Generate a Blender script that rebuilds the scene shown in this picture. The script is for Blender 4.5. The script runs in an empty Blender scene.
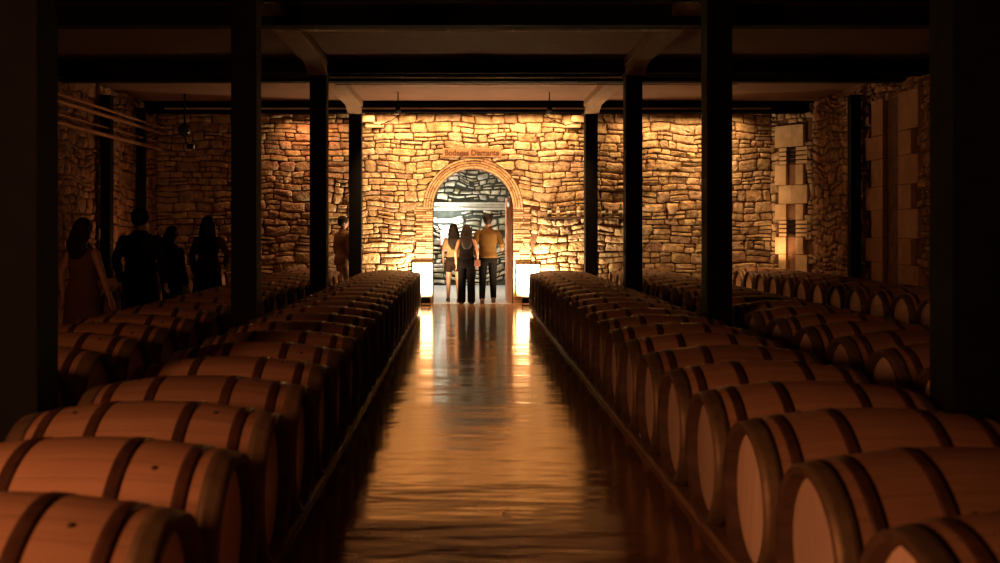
import bpy, bmesh, math, random
from mathutils import Vector, Matrix, noise
from math import sin, cos, pi, sqrt

S = bpy.context.scene
COL = S.collection
F, HC = 1000.0, 1.45            # focal length in pixels of a 1000 px wide frame, eye height in metres

# ------------------------------------------------------------------ camera, world, exposure
cam_d = bpy.data.cameras.new('camera'); cam = bpy.data.objects.new('camera', cam_d); COL.objects.link(cam)
cam.location = (0, 0, HC); cam.rotation_euler = (pi/2, 0, 0)
cam_d.sensor_width = 36; cam_d.lens = F*36/1000; cam_d.shift_x = 0.035; cam_d.shift_y = -0.0535
cam_d.clip_end = 100
cam_d.dof.use_dof = True; cam_d.dof.focus_distance = 17.5; cam_d.dof.aperture_fstop = 2.4
S.camera = cam
S.view_settings.view_transform = 'Standard'; S.view_settings.look = 'None'
S.view_settings.gamma = 1; S.view_settings.exposure = 0; S.view_settings.use_curve_mapping = False
w = bpy.data.worlds.new('world'); S.world = w; w.use_nodes = True
w.node_tree.nodes['Background'].inputs[0].default_value = (0.004, 0.002, 0.001, 1)
w.node_tree.nodes['Background'].inputs[1].default_value = 0.05

WARM = (1.0, 0.58, 0.25); AMBER = (1.0, 0.41, 0.17); COOL = (0.80, 0.95, 1.0)
def area(name, loc, target, sx, sy, power, col, spread=pi):
    l = bpy.data.lights.new(name, 'AREA'); l.shape = 'RECTANGLE'; l.size = sx; l.size_y = sy
    l.energy = power; l.color = col; l.spread = spread
    o = bpy.data.objects.new(name, l); COL.objects.link(o); o.location = loc
    o.rotation_euler = (Vector(target)-Vector(loc)).to_track_quat('-Z', 'Y').to_euler()
    return o
def spot(name, loc, target, power, col, ang=60, blend=.6, rad=.05):
    l = bpy.data.lights.new(name, 'SPOT'); l.energy = power; l.color = col
    l.spot_size = math.radians(ang); l.spot_blend = blend; l.shadow_soft_size = rad
    o = bpy.data.objects.new(name, l); COL.objects.link(o); o.location = loc
    o.rotation_euler = (Vector(target)-Vector(loc)).to_track_quat('-Z', 'Y').to_euler()
    return o
# wall washers along the top of the end wall, above the last cross beam
area('washer_middle', (0.1, 18.66, 3.60), (0.1, 19.08, 2.6), 4.0, .06, 85, WARM, 2.4)
area('washer_side_east', (4.0, 18.66, 3.60), (4.0, 19.08, 2.3), 2.4, .06, 34, WARM, 2.3)
spot('added_east_bay_spot', (4.3, 17.25, 3.42), (4.6, 19.06, 1.6), 170, WARM, 86, 1, .03)  # added spot, without a fitting, to even out the east bay
area('washer_side_west', (-2.9, 18.66, 3.60), (-2.9, 19.08, 2.4), 1.0, .06, 10, AMBER, 2.0)
# two added spots that even out the end wall light, turned on the arch
for nm, x in (('west', -1.15), ('east', 1.45)):
    spot('added_arch_spot_'+nm, (x, 17.25, 3.42), (x*.95, 19.06, 1.7), 330 if x < 0 else 285, WARM, 80, .8, .03)
# flood lights on the floor either side of the arch
for nm, x in (('west', -.735), ('east', 1.15)):
    spot('flood_'+nm, (x, 18.66, .22), (x*1.12, 19.06, 1.3), 620, (1, .72, .40), 165, 1)
# narrow uplight at the window of the far corner
spot('uplight_corner', (5.60, 18.50, .84), (6.02, 18.86, 1.25), 30, WARM, 80, 1)
spot('uplight_west_wall', (-4.9, 16.2, .9), (-5.9, 16.6, 2.3), 22, AMBER, 150, 1)
# lamp hanging over the near west side of the cellar
area('lamp_west', (-3.1, 0.5, 1.75), (-.3, 3.6, .5), .7, .7, 106, AMBER)
# next room
area('strip_light_down', (-0.42, 25.0, 1.60), (-0.42, 25.3, 1.0), .7, .08, 24, COOL)
area('strip_light_up', (-0.42, 25.0, 1.68), (-0.42, 25.3, 2.4), .7, .08, 24, COOL)
area('room_light', (0.1, 22.2, 3.05), (0.1, 23.2, 0), 1.5, 1.5, 175, (1, .88, .70))

# ------------------------------------------------------------------ materials
def newmat(name):
    m = bpy.data.materials.new(name); m.use_nodes = True
    return m, m.node_tree.nodes, m.node_tree.links, m.node_tree.nodes['Principled BSDF']
def noisemat(name, c1, c2, scale=6, stretch=(1,1,1), rough=.7, rough2=None, bump=.3, bscale=None, metal=0, detail=6, obj_rand=0, attr=None, dist=.02, spec=.5):
    m, N, L, P = newmat(name)
    tc = N.new('ShaderNodeTexCoord'); mp = N.new('ShaderNodeMapping'); mp.inputs['Scale'].default_value = stretch
    L.new(tc.outputs['Object'], mp.inputs['Vector'])
    vec = mp.outputs['Vector']
    if obj_rand:
        oi = N.new('ShaderNodeObjectInfo'); ad = N.new('ShaderNodeVectorMath'); ad.operation = 'ADD'
        mul = N.new('ShaderNodeMath'); mul.operation = 'MULTIPLY'; mul.inputs[1].default_value = 37
        L.new(oi.outputs['Random'], mul.inputs[0]); L.new(vec, ad.inputs[0]); L.new(mul.outputs[0], ad.inputs[1])
        vec = ad.outputs[0]
    n = N.new('ShaderNodeTexNoise'); n.inputs['Scale'].default_value = scale; n.inputs['Detail'].default_value = detail
    L.new(vec, n.inputs['Vector'])
    cr = N.new('ShaderNodeValToRGB'); cr.color_ramp.elements[0].position = .32; cr.color_ramp.elements[1].position = .68
    cr.color_ramp.elements[0].color = (*c1, 1); cr.color_ramp.elements[1].color = (*c2, 1)
    L.new(n.outputs['Fac'], cr.inputs['Fac']); out = cr.outputs['Color']
    if attr or obj_rand:
        mx = N.new('ShaderNodeMix'); mx.data_type = 'RGBA'; mx.blend_type = 'MULTIPLY'; mx.inputs['Factor'].default_value = 1
        L.new(out, mx.inputs['A'])
        if attr:
            at = N.new('ShaderNodeAttribute'); at.attribute_name = attr; L.new(at.outputs['Color'], mx.inputs['B'])
        else:
            mr = N.new('ShaderNodeMapRange'); mr.inputs['To Min'].default_value = 1-obj_rand; mr.inputs['To Max'].default_value = 1
            L.new(oi.outputs['Random'], mr.inputs['Value']); L.new(mr.outputs['Result'], mx.inputs['B'])
        out = mx.outputs['Result']
    L.new(out, P.inputs['Base Color'])
    P.inputs['Roughness'].default_value = rough; P.inputs['Metallic'].default_value = metal
    P.inputs['Specular IOR Level'].default_value = spec
    if rough2 is not None:
        mr = N.new('ShaderNodeMapRange'); mr.inputs['To Min'].default_value = rough; mr.inputs['To Max'].default_value = rough2
        L.new(n.outputs['Fac'], mr.inputs['Value']); L.new(mr.outputs['Result'], P.inputs['Roughness'])
    if bump:
        n2 = N.new('ShaderNodeTexNoise'); n2.inputs['Scale'].default_value = bscale or scale*3; n2.inputs['Detail'].default_value = 5
        L.new(vec, n2.inputs['Vector'])
        b = N.new('ShaderNodeBump'); b.inputs['Strength'].default_value = bump; b.inputs['Distance'].default_value = dist
        L.new(n2.outputs['Fac'], b.inputs['Height']); L.new(b.outputs['Normal'], P.inputs['Normal'])
    return m
M = {}
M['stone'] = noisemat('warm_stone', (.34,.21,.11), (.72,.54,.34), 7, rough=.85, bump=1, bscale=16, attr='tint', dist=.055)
M['shaded_stone'] = noisemat('shaded_stone', (.20,.10,.05), (.46,.27,.145), 7, rough=.85, bump=1, bscale=16, attr='tint', dist=.055)  # wall stone darkened and reddened: side wall shade put into the colour
M['shaded_ashlar'] = noisemat('shaded_dressed_stone', (.30,.15,.075), (.40,.21,.11), 5, rough=.8, bump=.25)  # dressed stone with the second window's shade painted into its colour
M['brick'] = noisemat('thin_brick', (.46,.29,.16), (.70,.48,.28), 9, rough=.85, bump=.5, attr='tint')
M['mortar'] = noisemat('dark_mortar', (.085,.034,.015), (.16,.07,.032), 9, rough=.95, bump=.6)
M['board'] = noisemat('brown_board', (.34,.17,.08), (.44,.23,.11), 9, rough=.8, bump=.2)
M['ledge'] = noisemat('ledge_stone', (.34,.29,.21), (.46,.40,.30), 9, rough=.85, bump=.4)
M['brick_slit'] = noisemat('brown_infill', (.20,.09,.05), (.28,.13,.07), 9, rough=.9, bump=.4)
M['greystone'] = noisemat('grey_green_stone', (.27,.23,.15), (.74,.66,.49), 6, rough=.85, bump=.8, bscale=20, attr='tint', dist=.03)
M['greymortar'] = noisemat('grey_mortar', (.03,.03,.02), (.07,.065,.045), 8, rough=.95, bump=.5)
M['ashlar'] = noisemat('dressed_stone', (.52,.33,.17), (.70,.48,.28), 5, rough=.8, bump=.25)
M['plinth'] = noisemat('pale_plinth', (.70,.66,.58), (.80,.77,.70), 5, rough=.7, bump=.15)
M['black_steel'] = noisemat('black_painted_steel', (.003,.0025,.002), (.006,.0045,.0035), 8, rough=.8, bump=.1, spec=.15)
M['pipe'] = noisemat('copper_pipe', (.42,.22,.12), (.55,.30,.17), 12, rough=.4, bump=.05, metal=.4)
M['conduit'] = noisemat('thin_conduit', (.5,.42,.36), (.6,.5,.42), 12, rough=.35, bump=.05, metal=.6)
M['ceiling'] = noisemat('timber_ceiling', (.105,.042,.019), (.15,.062,.03), 3, (1,4,1), rough=.8, bump=.2)
M['wall_plain'] = noisemat('dark_wall', (.06,.035,.02), (.10,.06,.035), 4, rough=.95, bump=.5)
M['beamwood'] = noisemat('beam_timber', (.16,.085,.045), (.21,.118,.062), 4, (4,1,4), rough=.8, bump=.3)
M['railwood'] = noisemat('rail_timber', (.16,.08,.04), (.26,.13,.06), 4, (6,1,6), rough=.6, bump=.3)
M['glass_dark'] = noisemat('dark_globe', (.01,.01,.01), (.015,.015,.015), 4, rough=.12, bump=0)
M['innerfloor'] = noisemat('pale_floor', (.48,.45,.42), (.56,.53,.50), 4, rough=.35, bump=.1)

# polished floor: long shallow waves running across the aisle
m, N, L, P = newmat('polished_wavy_floor')
tc = N.new('ShaderNodeTexCoord')
def nz(scale, stretch, detail=3, rough=.5):
    mp = N.new('ShaderNodeMapping'); mp.inputs['Scale'].default_value = stretch; L.new(tc.outputs['Object'], mp.inputs['Vector'])
    n = N.new('ShaderNodeTexNoise'); n.inputs['Scale'].default_value = scale; n.inputs['Detail'].default_value = detail
    n.inputs['Roughness'].default_value = rough
    L.new(mp.outputs['Vector'], n.inputs['Vector']); return n.outputs['Fac']
a = nz(1.0, (.7, 1.9, 1), 3); b2 = nz(1.0, (2.2, 9, 1), 2)
cm = nz(1.5, (1, 1, 1), 6)
cr = N.new('ShaderNodeValToRGB'); cr.color_ramp.elements[0].color = (.17,.085,.04,1); cr.color_ramp.elements[1].color = (.28,.145,.07,1)
cr.color_ramp.elements[0].position = .3; cr.color_ramp.elements[1].position = .7
L.new(cm, cr.inputs['Fac']); L.new(cr.outputs['Color'], P.inputs['Base Color'])
mul = N.new('ShaderNodeMath'); mul.operation = 'MULTIPLY_ADD'; mul.inputs[1].default_value = .15
L.new(b2, mul.inputs[0]); L.new(a, mul.inputs[2])
bp = N.new('ShaderNodeBump'); bp.inputs['Strength'].default_value = 1; bp.inputs['Distance'].default_value = .014
L.new(mul.outputs[0], bp.inputs['Height']); L.new(bp.outputs['Normal'], P.inputs['Normal'])
P.inputs['Roughness'].default_value = .13; P.inputs['IOR'].default_value = 3.3; P.inputs['Specular Tint'].default_value = (1, .80, .56, 1)
P.inputs['Coat Weight'].default_value = .0
M['floor'] = m

# oak staves: coordinates of the barrel, plank lines by angle about its x axis
def oak(name, c1, c2, mode):
    m, N, L, P = newmat(name)
    tc = N.new('ShaderNodeTexCoord'); sep = N.new('ShaderNodeSeparateXYZ'); L.new(tc.outputs['Object'], sep.inputs[0])
    oi = N.new('ShaderNodeObjectInfo')
    def mth(op, a, b=None):
        n = N.new('ShaderNodeMath'); n.operation = op
        for i, v in enumerate((a, b)):
            if v is None: continue
            if isinstance(v, (int, float)): n.inputs[i].default_value = v
            else: L.new(v, n.inputs[i])
        return n.outputs[0]
    if mode == 'stave':
        t = mth('MULTIPLY', mth('ARCTAN2', sep.outputs['Y'], sep.outputs['Z']), 28/(2*pi))
    else:
        t = mth('MULTIPLY', sep.outputs['Y'], 11.0)
    cell = mth('FLOOR', t); fr = mth('FRACT', t)
    edge = mth('MINIMUM', fr, mth('SUBTRACT', 1.0, fr))
    wn = N.new('ShaderNodeTexWhiteNoise'); wn.noise_dimensions = '2D'
    cb = N.new('ShaderNodeCombineXYZ'); L.new(cell, cb.inputs[0]); L.new(oi.outputs['Random'], cb.inputs[1]); L.new(cb.outputs[0], wn.inputs['Vector'])
    mp = N.new('ShaderNodeMapping'); mp.inputs['Scale'].default_value = (1.5,14,14) if mode == 'stave' else (14,14,1.2)
    L.new(tc.outputs['Object'], mp.inputs['Vector'])
    ad = N.new('ShaderNodeVectorMath'); ad.operation = 'ADD'; L.new(mp.outputs[0], ad.inputs[0])
    L.new(mth('MULTIPLY', wn.outputs['Value'], 19), ad.inputs[1])
    n = N.new('ShaderNodeTexNoise'); n.inputs['Scale'].default_value = 2; n.inputs['Detail'].default_value = 6; L.new(ad.outputs[0], n.inputs['Vector'])
    f = mth('ADD', mth('MULTIPLY', n.outputs['Fac'], .7), mth('MULTIPLY', wn.outputs['Value'], .3))
    cr = N.new('ShaderNodeValToRGB'); cr.color_ramp.elements[0].color = (*c1,1); cr.color_ramp.elements[1].color = (*c2,1)
    cr.color_ramp.elements[0].position = .25; cr.color_ramp.elements[1].position = .75
    L.new(f, cr.inputs['Fac'])
    e = mth('MINIMUM', mth('MULTIPLY', edge, 22), 1)
    k = mth('ADD', mth('MULTIPLY', e, .18), .82)
    k = mth('MULTIPLY', k, mth('ADD', mth('MULTIPLY', oi.outputs['Random'], .35), .65))
    mx = N.new('ShaderNodeMix'); mx.data_type = 'RGBA'; mx.blend_type = 'MULTIPLY'; mx.inputs['Factor'].default_value = 1
    L.new(cr.outputs['Color'], mx.inputs['A']); L.new(k, mx.inputs['B']); L.new(mx.outputs['Result'], P.inputs['Base Color'])
    P.inputs['Roughness'].default_value = .40
    bp = N.new('ShaderNodeBump'); bp.inputs['Strength'].default_value = .5; bp.inputs['Distance'].default_value = .004
    L.new(mth('ADD', e, mth('MULTIPLY', n.outputs['Fac'], .4)), bp.inputs['Height']); L.new(bp.outputs['Normal'], P.inputs['Normal'])
    return m
M['stave'] = oak('oak_staves', (.34,.16,.085), (.48,.24,.135), 'stave')
M['head'] = oak('oak_head', (.72,.44,.30), (.84,.56,.40), 'head')
M['chime'] = noisemat('toasted_chime', (.06,.026,.013), (.11,.05,.026), 12, rough=.7, bump=.3)
M['hoop'] = noisemat('steel_hoop', (.17,.10,.055), (.25,.155,.08), 14, rough=.55, bump=.1, metal=.6, obj_rand=.3)
M['hoop_dark'] = noisemat('dark_hoop', (.07,.028,.018), (.12,.05,.028), 14, rough=.36, bump=.1, metal=.3, obj_rand=.3)
M['shelfwood'] = noisemat('dark_shelf_wood', (.05,.022,.012), (.08,.035,.018), 6, rough=.7, bump=.2)
M['plug'] = noisemat('plug_wood', (.03,.014,.008), (.05,.025,.012), 20, rough=.7, bump=.1)

# ------------------------------------------------------------------ mesh helpers
def mesh(name, verts, faces, mat, parent=None, smooth=False, tints=None):
    me = bpy.data.meshes.new(name); me.from_pydata([tuple(v) for v in verts], [], faces); me.materials.append(mat)
    if tints is not None:
        at = me.color_attributes.new('tint', 'FLOAT_COLOR', 'POINT')
        at.data.foreach_set('color', [c for t in tints for c in (t[0], t[1], t[2], 1)])
    bm = bmesh.new(); bm.from_mesh(me); bmesh.ops.recalc_face_normals(bm, faces=bm.faces); bm.to_mesh(me); bm.free()
    if smooth: me.polygons.foreach_set('use_smooth', [True]*len(me.polygons))
    me.update()
    o = bpy.data.objects.new(name, me); COL.objects.link(o)
    if parent: o.parent = parent
    return o
class MB:
    def __init__(s): s.v = []; s.f = []
    def add(s, v, f):
        n = len(s.v); s.v += [Vector(p) for p in v]; s.f += [tuple(i+n for i in q) for q in f]
    def box(s, x0, x1, y0, y1, z0, z1, bev=0):
        if bev:
            bm = bmesh.new(); bmesh.ops.create_cube(bm, size=1)
            for v in bm.verts: v.co = Vector(((x0+x1)/2+v.co.x*(x1-x0), (y0+y1)/2+v.co.y*(y1-y0), (z0+z1)/2+v.co.z*(z1-z0)))
            bmesh.ops.bevel(bm, geom=list(bm.edges), offset=bev, segments=2, affect='EDGES', profile=.5)
            bm.verts.index_update()
            s.add([v.co.copy() for v in bm.verts], [tuple(v.index for v in f.verts) for f in bm.faces]); bm.free(); return s
        s.add([(x0,y0,z0),(x1,y0,z0),(x1,y1,z0),(x0,y1,z0),(x0,y0,z1),(x1,y0,z1),(x1,y1,z1),(x0,y1,z1)],
              [(0,3,2,1),(4,5,6,7),(0,1,5,4),(1,2,6,5),(2,3,7,6),(3,0,4,7)]); return s
    def tube(s, pts, r, n=10):
        pts = [Vector(p) for p in pts]; rs = r if isinstance(r, (list, tuple)) else [r]*len(pts)
        rings = []
        up = None
        for i, p in enumerate(pts):
            d = (pts[min(i+1, len(pts)-1)]-pts[max(i-1, 0)]).normalized()
            if up is None: up = d.orthogonal().normalized()
            up = (up-d*up.dot(d)).normalized(); b = d.cross(up)
            rings.append([p+(up*cos(2*pi*k/n)+b*sin(2*pi*k/n))*rs[i] for k in range(n)])
        v = [q for rg in rings for q in rg]; f = []
        for i in range(len(pts)-1):
            for k in range(n): f.append((i*n+k, i*n+(k+1)%n, (i+1)*n+(k+1)%n, (i+1)*n+k))
        f.append(tuple(range(n))[::-1]); f.append(tuple(range((len(pts)-1)*n, len(pts)*n)))
        s.add(v, f); return s
    def lathe(s, prof, n=32, axis='z', loc=(0,0,0), closed=False):
        loc = Vector(loc); v = []; f = []
        for (r, h) in prof:
            for k in range(n):
                a = 2*pi*k/n
                p = (r*cos(a), r*sin(a), h) if axis == 'z' else (h, r*cos(a), r*sin(a))
                v.append(Vector(p)+loc)
        m_ = len(prof)
        for i in range(m_ if closed else m_-1):
            j = (i+1) % m_
            for k in range(n): f.append((i*n+k, i*n+(k+1)%n, j*n+(k+1)%n, j*n+k))
        if not closed:
            if prof[0][0] > 1e-6: f.append(tuple(range(n))[::-1])
            if prof[-1][0] > 1e-6: f.append(tuple(range((m_-1)*n, m_*n)))
        s.add(v, f); return s
    def ellip(s, c, rad, rot=None, n=16, m_=10):
        v = [];  f = []
        for i in range(m_+1):
            t = pi*i/m_
            for k in range(n):
                a = 2*pi*k/n; p = Vector((rad[0]*sin(t)*cos(a), rad[1]*sin(t)*sin(a), rad[2]*cos(t)))
                if rot: p = rot @ p
                v.append(p+Vector(c))
        for i in range(m_):
            for k in range(n): f.append((i*n+k, i*n+(k+1)%n, (i+1)*n+(k+1)%n, (i+1)*n+k))
        s.add(v, f); return s
    def build(s, name, mat, parent=None, smooth=False, tints=None): return mesh(name, s.v, s.f, mat, parent, smooth, tints)
def tag(o, label, cat, group=None, kind=None):
    if label: o['label'] = label
    if cat: o['category'] = cat
    if group: o['group'] = group
    if kind: o['kind'] = kind
    return o
def struct(o): o['kind'] = 'structure'; return o
def empty(name, loc, rz=0):
    o = bpy.data.objects.new(name, None); COL.objects.link(o); o.location = loc; o.rotation_euler = (0,0,rz); o.empty_display_size = .1; return o
ORD = ['first','second','third','fourth','fifth','sixth','seventh','eighth','ninth','tenth','eleventh','twelfth','thirteenth','fourteenth','fifteenth','sixteenth','seventeenth','eighteenth','nineteenth','twentieth','twenty-first','twenty-second']

# ------------------------------------------------------------------ shell
YW, XL, XR, ZC = 19.08, -5.9, 6.4, 3.778
CX, HW, SP = .152, .765, 1.83          # arch: centre, half width, springing height
RO = .945
struct(MB().box(XL-.3, XR+.3, -2.6, YW, -.2, 0).build('floor', M['floor']))
struct(MB().box(XL-.3, XR+.3, -2.6, YW+.5, ZC, ZC+.2).build('ceiling', M['ceiling']))
struct(MB().box(XL-.3, XR+.3, -2.8, -2.6, 0, ZC).build('wall_near', M['wall_plain']))

def fbm(x, z, s, seed): return noise.noise(Vector((x*s, z*s, seed*7.3)))
def rubble(W0, W1, H0, H1, seed, mapf, proj=None, skip=None, hmin=.10, hmax=.22, wmin=.13, wmax=.42, depth=.05, gap=.011, warp=.06, tint=.42, rot90=False):
    """coursed rubble: every stone a domed, chipped block; returns vertices, faces, tints"""
    rnd = random.Random(seed); V = []; Fc = []; T = []
    cells = []
    z = H0
    while z < H1:
        h = rnd.uniform(hmin, hmax); h = min(h, H1-z) if H1-z-h > .05 else H1-z
        x = W0
        while x < W1:
            wd = rnd.uniform(wmin, wmax)*(.7+.6*h/hmax); wd = wd if W1-x-wd > .1 else W1-x
            r = rnd.random()
            if h > .13 and r < .28:
                c = z+h*rnd.uniform(.35,.65); cells += [(x,x+wd,z,c),(x,x+wd,c,z+h)]
            elif h > .13 and r < .42:
                c = z+h*rnd.uniform(.4,.6); d = x+wd*rnd.uniform(.35,.65); cells += [(x,d,z,c),(d,x+wd,z,c),(x,x+wd,c,z+h)]
            else: cells.append((x,x+wd,z,z+h))
            x += wd
        z += h
    for (x0,x1,z0,z1) in cells:
        cx, cz = (x0+x1)/2, (z0+z1)/2
        if skip and skip(cx, cz): continue
        hw, hh = (x1-x0)/2-gap*rnd.uniform(.3,1.3), (z1-z0)/2-gap*rnd.uniform(.3,1.2)
        if hw < .02 or hh < .012: continue
        d = depth*rnd.uniform(.55,1.15)
        sk = rnd.uniform(-.22,.22)*min(1,hw/hh/2); tk = rnd.uniform(-.10,.10)
        cc = min(hw, hh); m_ = [cc*rnd.uniform(.15,.55) for _ in range(4)]; J = lambda: rnd.uniform(-.13,.13)*cc
        out_ = []
        for q, (qx, qz) in enumerate(((1,1),(-1,1),(-1,-1),(1,-1))):
            c_ = m_[q]
            a1 = (qx*hw, qz*(hh-c_)); a2 = (qx*(hw-c_), qz*hh)
            if q % 2: a1, a2 = a2, a1
            nx_ = [(-1,1),(-1,-1),(1,-1),(1,1)][q]
            md = (0, qz*hh) if q % 2 == 0 else (qx*hw, 0)
            out_ += [a1, (a1[0]*.5+a2[0]*.5+qx*c_*.22, a1[1]*.5+a2[1]*.5+qz*c_*.22), a2, md]
        out_ = [(p[0]+J(), p[1]+J()*.8) for p in out_]; n = len(out_)
        br = 1-tint*rnd.random()**1.3; tn = (br, br*rnd.uniform(.90,1.0), br*rnd.uniform(.78,1.0))
        tx, tz = rnd.uniform(-.3,.3)*d, rnd.uniform(-.35,.35)*d
        base = len(V)
        for (sc, dd) in ((1.0, -.01),(.99,.60),(None,.97),(.5,1.04)):
            for k in range(n):
                px, pz = out_[k]
                if sc is None:
                    px -= math.copysign(min(abs(px)*.5, cc*.24), px); pz -= math.copysign(min(abs(pz)*.5, cc*.24), pz)
                else: px *= sc; pz *= sc
                px, pz = px+sk*pz, pz+tk*px*min(1, hh/hw)
                X, Z = cx+px, cz+pz
                X2 = X+warp*fbm(X, Z, 1.9, seed+1); Z2 = Z+warp*fbm(X, Z, 1.5, seed+2)*1.3
                X2 = min(max(X2, W0), W1); Z2 = min(max(Z2, H0), H1)
                if proj: X2, Z2 = proj(X2, Z2)
                D = d*dd+(tx*px/hw+tz*pz/hh)*(dd > 0)*.8+(dd > .5)*.012*fbm(X, Z, 14, seed+3)
                V.append(mapf(X2, Z2, max(D, -.01))); T.append(tn)
        X2 = cx+warp*fbm(cx, cz, 1.9, seed+1); Z2 = cz+warp*fbm(cx, cz, 1.5, seed+2)*1.3
        if proj: X2, Z2 = proj(X2, Z2)
        V.append(mapf(X2, Z2, d*1.05)); T.append(tn)
        for r_ in range(3):
            for k in range(n):
                Fc.append((base+r_*n+k, base+r_*n+(k+1)%n, base+(r_+1)*n+(k+1)%n, base+(r_+1)*n+k))
        for k in range(n): Fc.append((base+3*n+k, base+3*n+(k+1)%n, base+4*n))
    return V, Fc, T

# end wall: slab with the arched opening, thick reveal
XB = 5.85
arch = [(CX+HW*cos(t), SP+HW*sin(t)) for t in [pi*i/24 for i in range(25)]]   # right to left
def end_wall():
    TH = .45; out = []; fs = []
    poly = [(XL-.2,0),(CX-HW,0)]+arch[::-1]+[(CX+HW,0),(XB+.4,0),(XB+.4,ZC),(XL-.2,ZC)]
    # strips left and right of the opening and a fan above it
    mb = MB()
    mb.box(XL-.2, CX-HW, YW, YW+TH, 0, SP); mb.box(CX+HW, XB+.6, YW, YW+TH, 0, SP)
    top = [(CX-HW+2*HW*i/24, 0) for i in range(25)]
    a = arch[::-1]
    for i in range(24):
        (x0,z0),(x1,z1) = a[i], a[i+1]
        mb.add([(x0,YW,z0),(x1,YW,z1),(x1,YW,ZC),(x0,YW,ZC),(x0,YW+TH,z0),(x1,YW+TH,z1),(x1,YW+TH,ZC),(x0,YW+TH,ZC)],
               [(0,1,2,3),(4,7,6,5),(0,4,5,1)])
    mb.box(XL-.2, CX-HW, YW, YW+TH, SP, ZC); mb.box(CX+HW, XB+.6, YW, YW+TH, SP, ZC)
    w_ = struct(mb.build('wall_end', M['mortar']))
    JW = .34
    def inside(x, z, pad=0):
        if z < SP: return CX-HW-JW-pad < x < CX+HW+JW+pad
        return (x-CX)**2+(z-SP)**2 < (RO+pad)**2
    sign = (CX-.60, CX+.60, 2.795, 3.0)
    def proj(x, z):
        if z < SP and abs(x-CX) < HW+JW+.012: 
            return CX+math.copysign(HW+JW+.012, x-CX), z
        if z >= SP:
            r = sqrt((x-CX)**2+(z-SP)**2)
            if r < RO+.012: 
                s = (RO+.012)/max(r, .01); return CX+(x-CX)*s, SP+(z-SP)*s
        return x, z
    def skip(x, z): return inside(x, z, -.075) or (sign[0]+.04 < x < sign[1]-.04 and 2.83 < z < 2.95)
    mp = lambda x, z, d: Vector((x, YW-d, z))
    V, Fc, T = rubble(XL, XB, 0, ZC-.02, 11, mp, proj, skip)
    o = mesh('rubble_facing', V, Fc, M['stone'], w_, True, T)
    # thin brick jambs and three rings of brick round the arch
    b = MB(); tn = []
    rnd = random.Random(5)
    def brick(c8):
        b.add(c8, [(0,3,2,1),(4,5,6,7),(0,1,5,4),(1,2,6,5),(2,3,7,6),(3,0,4,7)])
        q = 1-.3*rnd.random(); tn.extend([(q, q*rnd.uniform(.86,1), q*.9)]*8)
    for sx in (-1, 1):
        z = .0 if True else 0
        while z < SP-.02:
            h = rnd.uniform(.034,.055); splits = rnd.choice([[0,JW],[0,JW*.6,JW],[0,JW*.4,JW]])
            for p, q in zip(splits[:-1], splits[1:]):
                x0 = CX+sx*(HW+p+.004); x1 = CX+sx*(HW+q-.008+rnd.uniform(-.03,.02)*(q == JW)); x0, x1 = min(x0,x1), max(x0,x1)
                d = rnd.uniform(.02,.045)
                brick([(x0,YW-d,z),(x1,YW-d,z),(x1,YW+.02,z),(x0,YW+.02,z),(x0,YW-d,z+h-.01),(x1,YW-d,z+h-.01),(x1,YW+.02,z+h-.01),(x0,YW+.02,z+h-.01)])
            z += h
    for ri, (r0, r1) in enumerate(((HW, HW+.035),(HW+.047,HW+.083),(HW+.095,HW+.131),(HW+.143,RO))):
        t = 0.0
        while t < pi-.01:
            dt = min(rnd.uniform(.2,.5), pi-t)
            m_ = 6; d = rnd.uniform(.03,.05) + (.03 if ri == 0 else .012*(ri == 1))
            for q in range(m_):
                ta = t+dt*q/m_; tb = t+dt*(q+1)/m_-(.012 if q == m_-1 else 0)
                P4 = [(CX+r*cos(tt), SP+r*sin(tt)) for r, tt in ((r0,ta),(r1,ta),(r1,tb),(r0,tb))]
                brick([(x,YW-d,z) for x, z in P4]+[(x,YW+.02,z) for x, z in P4])
            t += dt
    b.build('arch_brickwork', M['brick'], w_, False, tn)
    # pale dressed plinths at the foot of each jamb
    for (x0, x1, z0, z1) in ((-1.0,-.62,.14,.79),(.975,1.42,.14,.76)):
        MB().box(x0, x1, YW-.09, YW+.01, z0, z1, .008).build('jamb_plinth', M['plinth'], w_)
    return w_
end_wall()

# board with painted lettering over the arch
sg = tag(empty('name_board', (CX-.02, YW-.03, 2.80)), 'narrow brown board lettered Bodegas Diamante above the arched doorway', 'sign')
MB().box(-.56,.56,-.03,.01,.0,.17,.008).build('board', M['board'], sg)
fc = bpy.data.curves.new('lettering', 'FONT'); fc.body = 'Bodegas Diamante'; fc.size = .150; fc.extrude = .004; fc.align_x = 'CENTER'; fc.offset = .0035; fc.space_character = .98
tobj = bpy.data.objects.new('lettering', fc); COL.objects.link(tobj)
dg = bpy.context.evaluated_depsgraph_get(); tm = bpy.data.meshes.new_from_object(tobj.evaluated_get(dg)); bpy.data.objects.remove(tobj)
lt = bpy.data.objects.new('lettering', tm); COL.objects.link(lt); lt.parent = sg
M['ink'] = noisemat('letter_paint', (.10,.035,.012), (.14,.05,.02), 9, rough=.7, bump=0)
tm.materials.clear(); tm.materials.append(M['ink'])
lt.rotation_euler = (pi/2,0,0); lt.location = (0,-.033,.035)
wx = max(v.co.x for v in tm.vertices)-min(v.co.x for v in tm.vertices); lt.scale = (1.04/wx, 1, 1)

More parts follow.
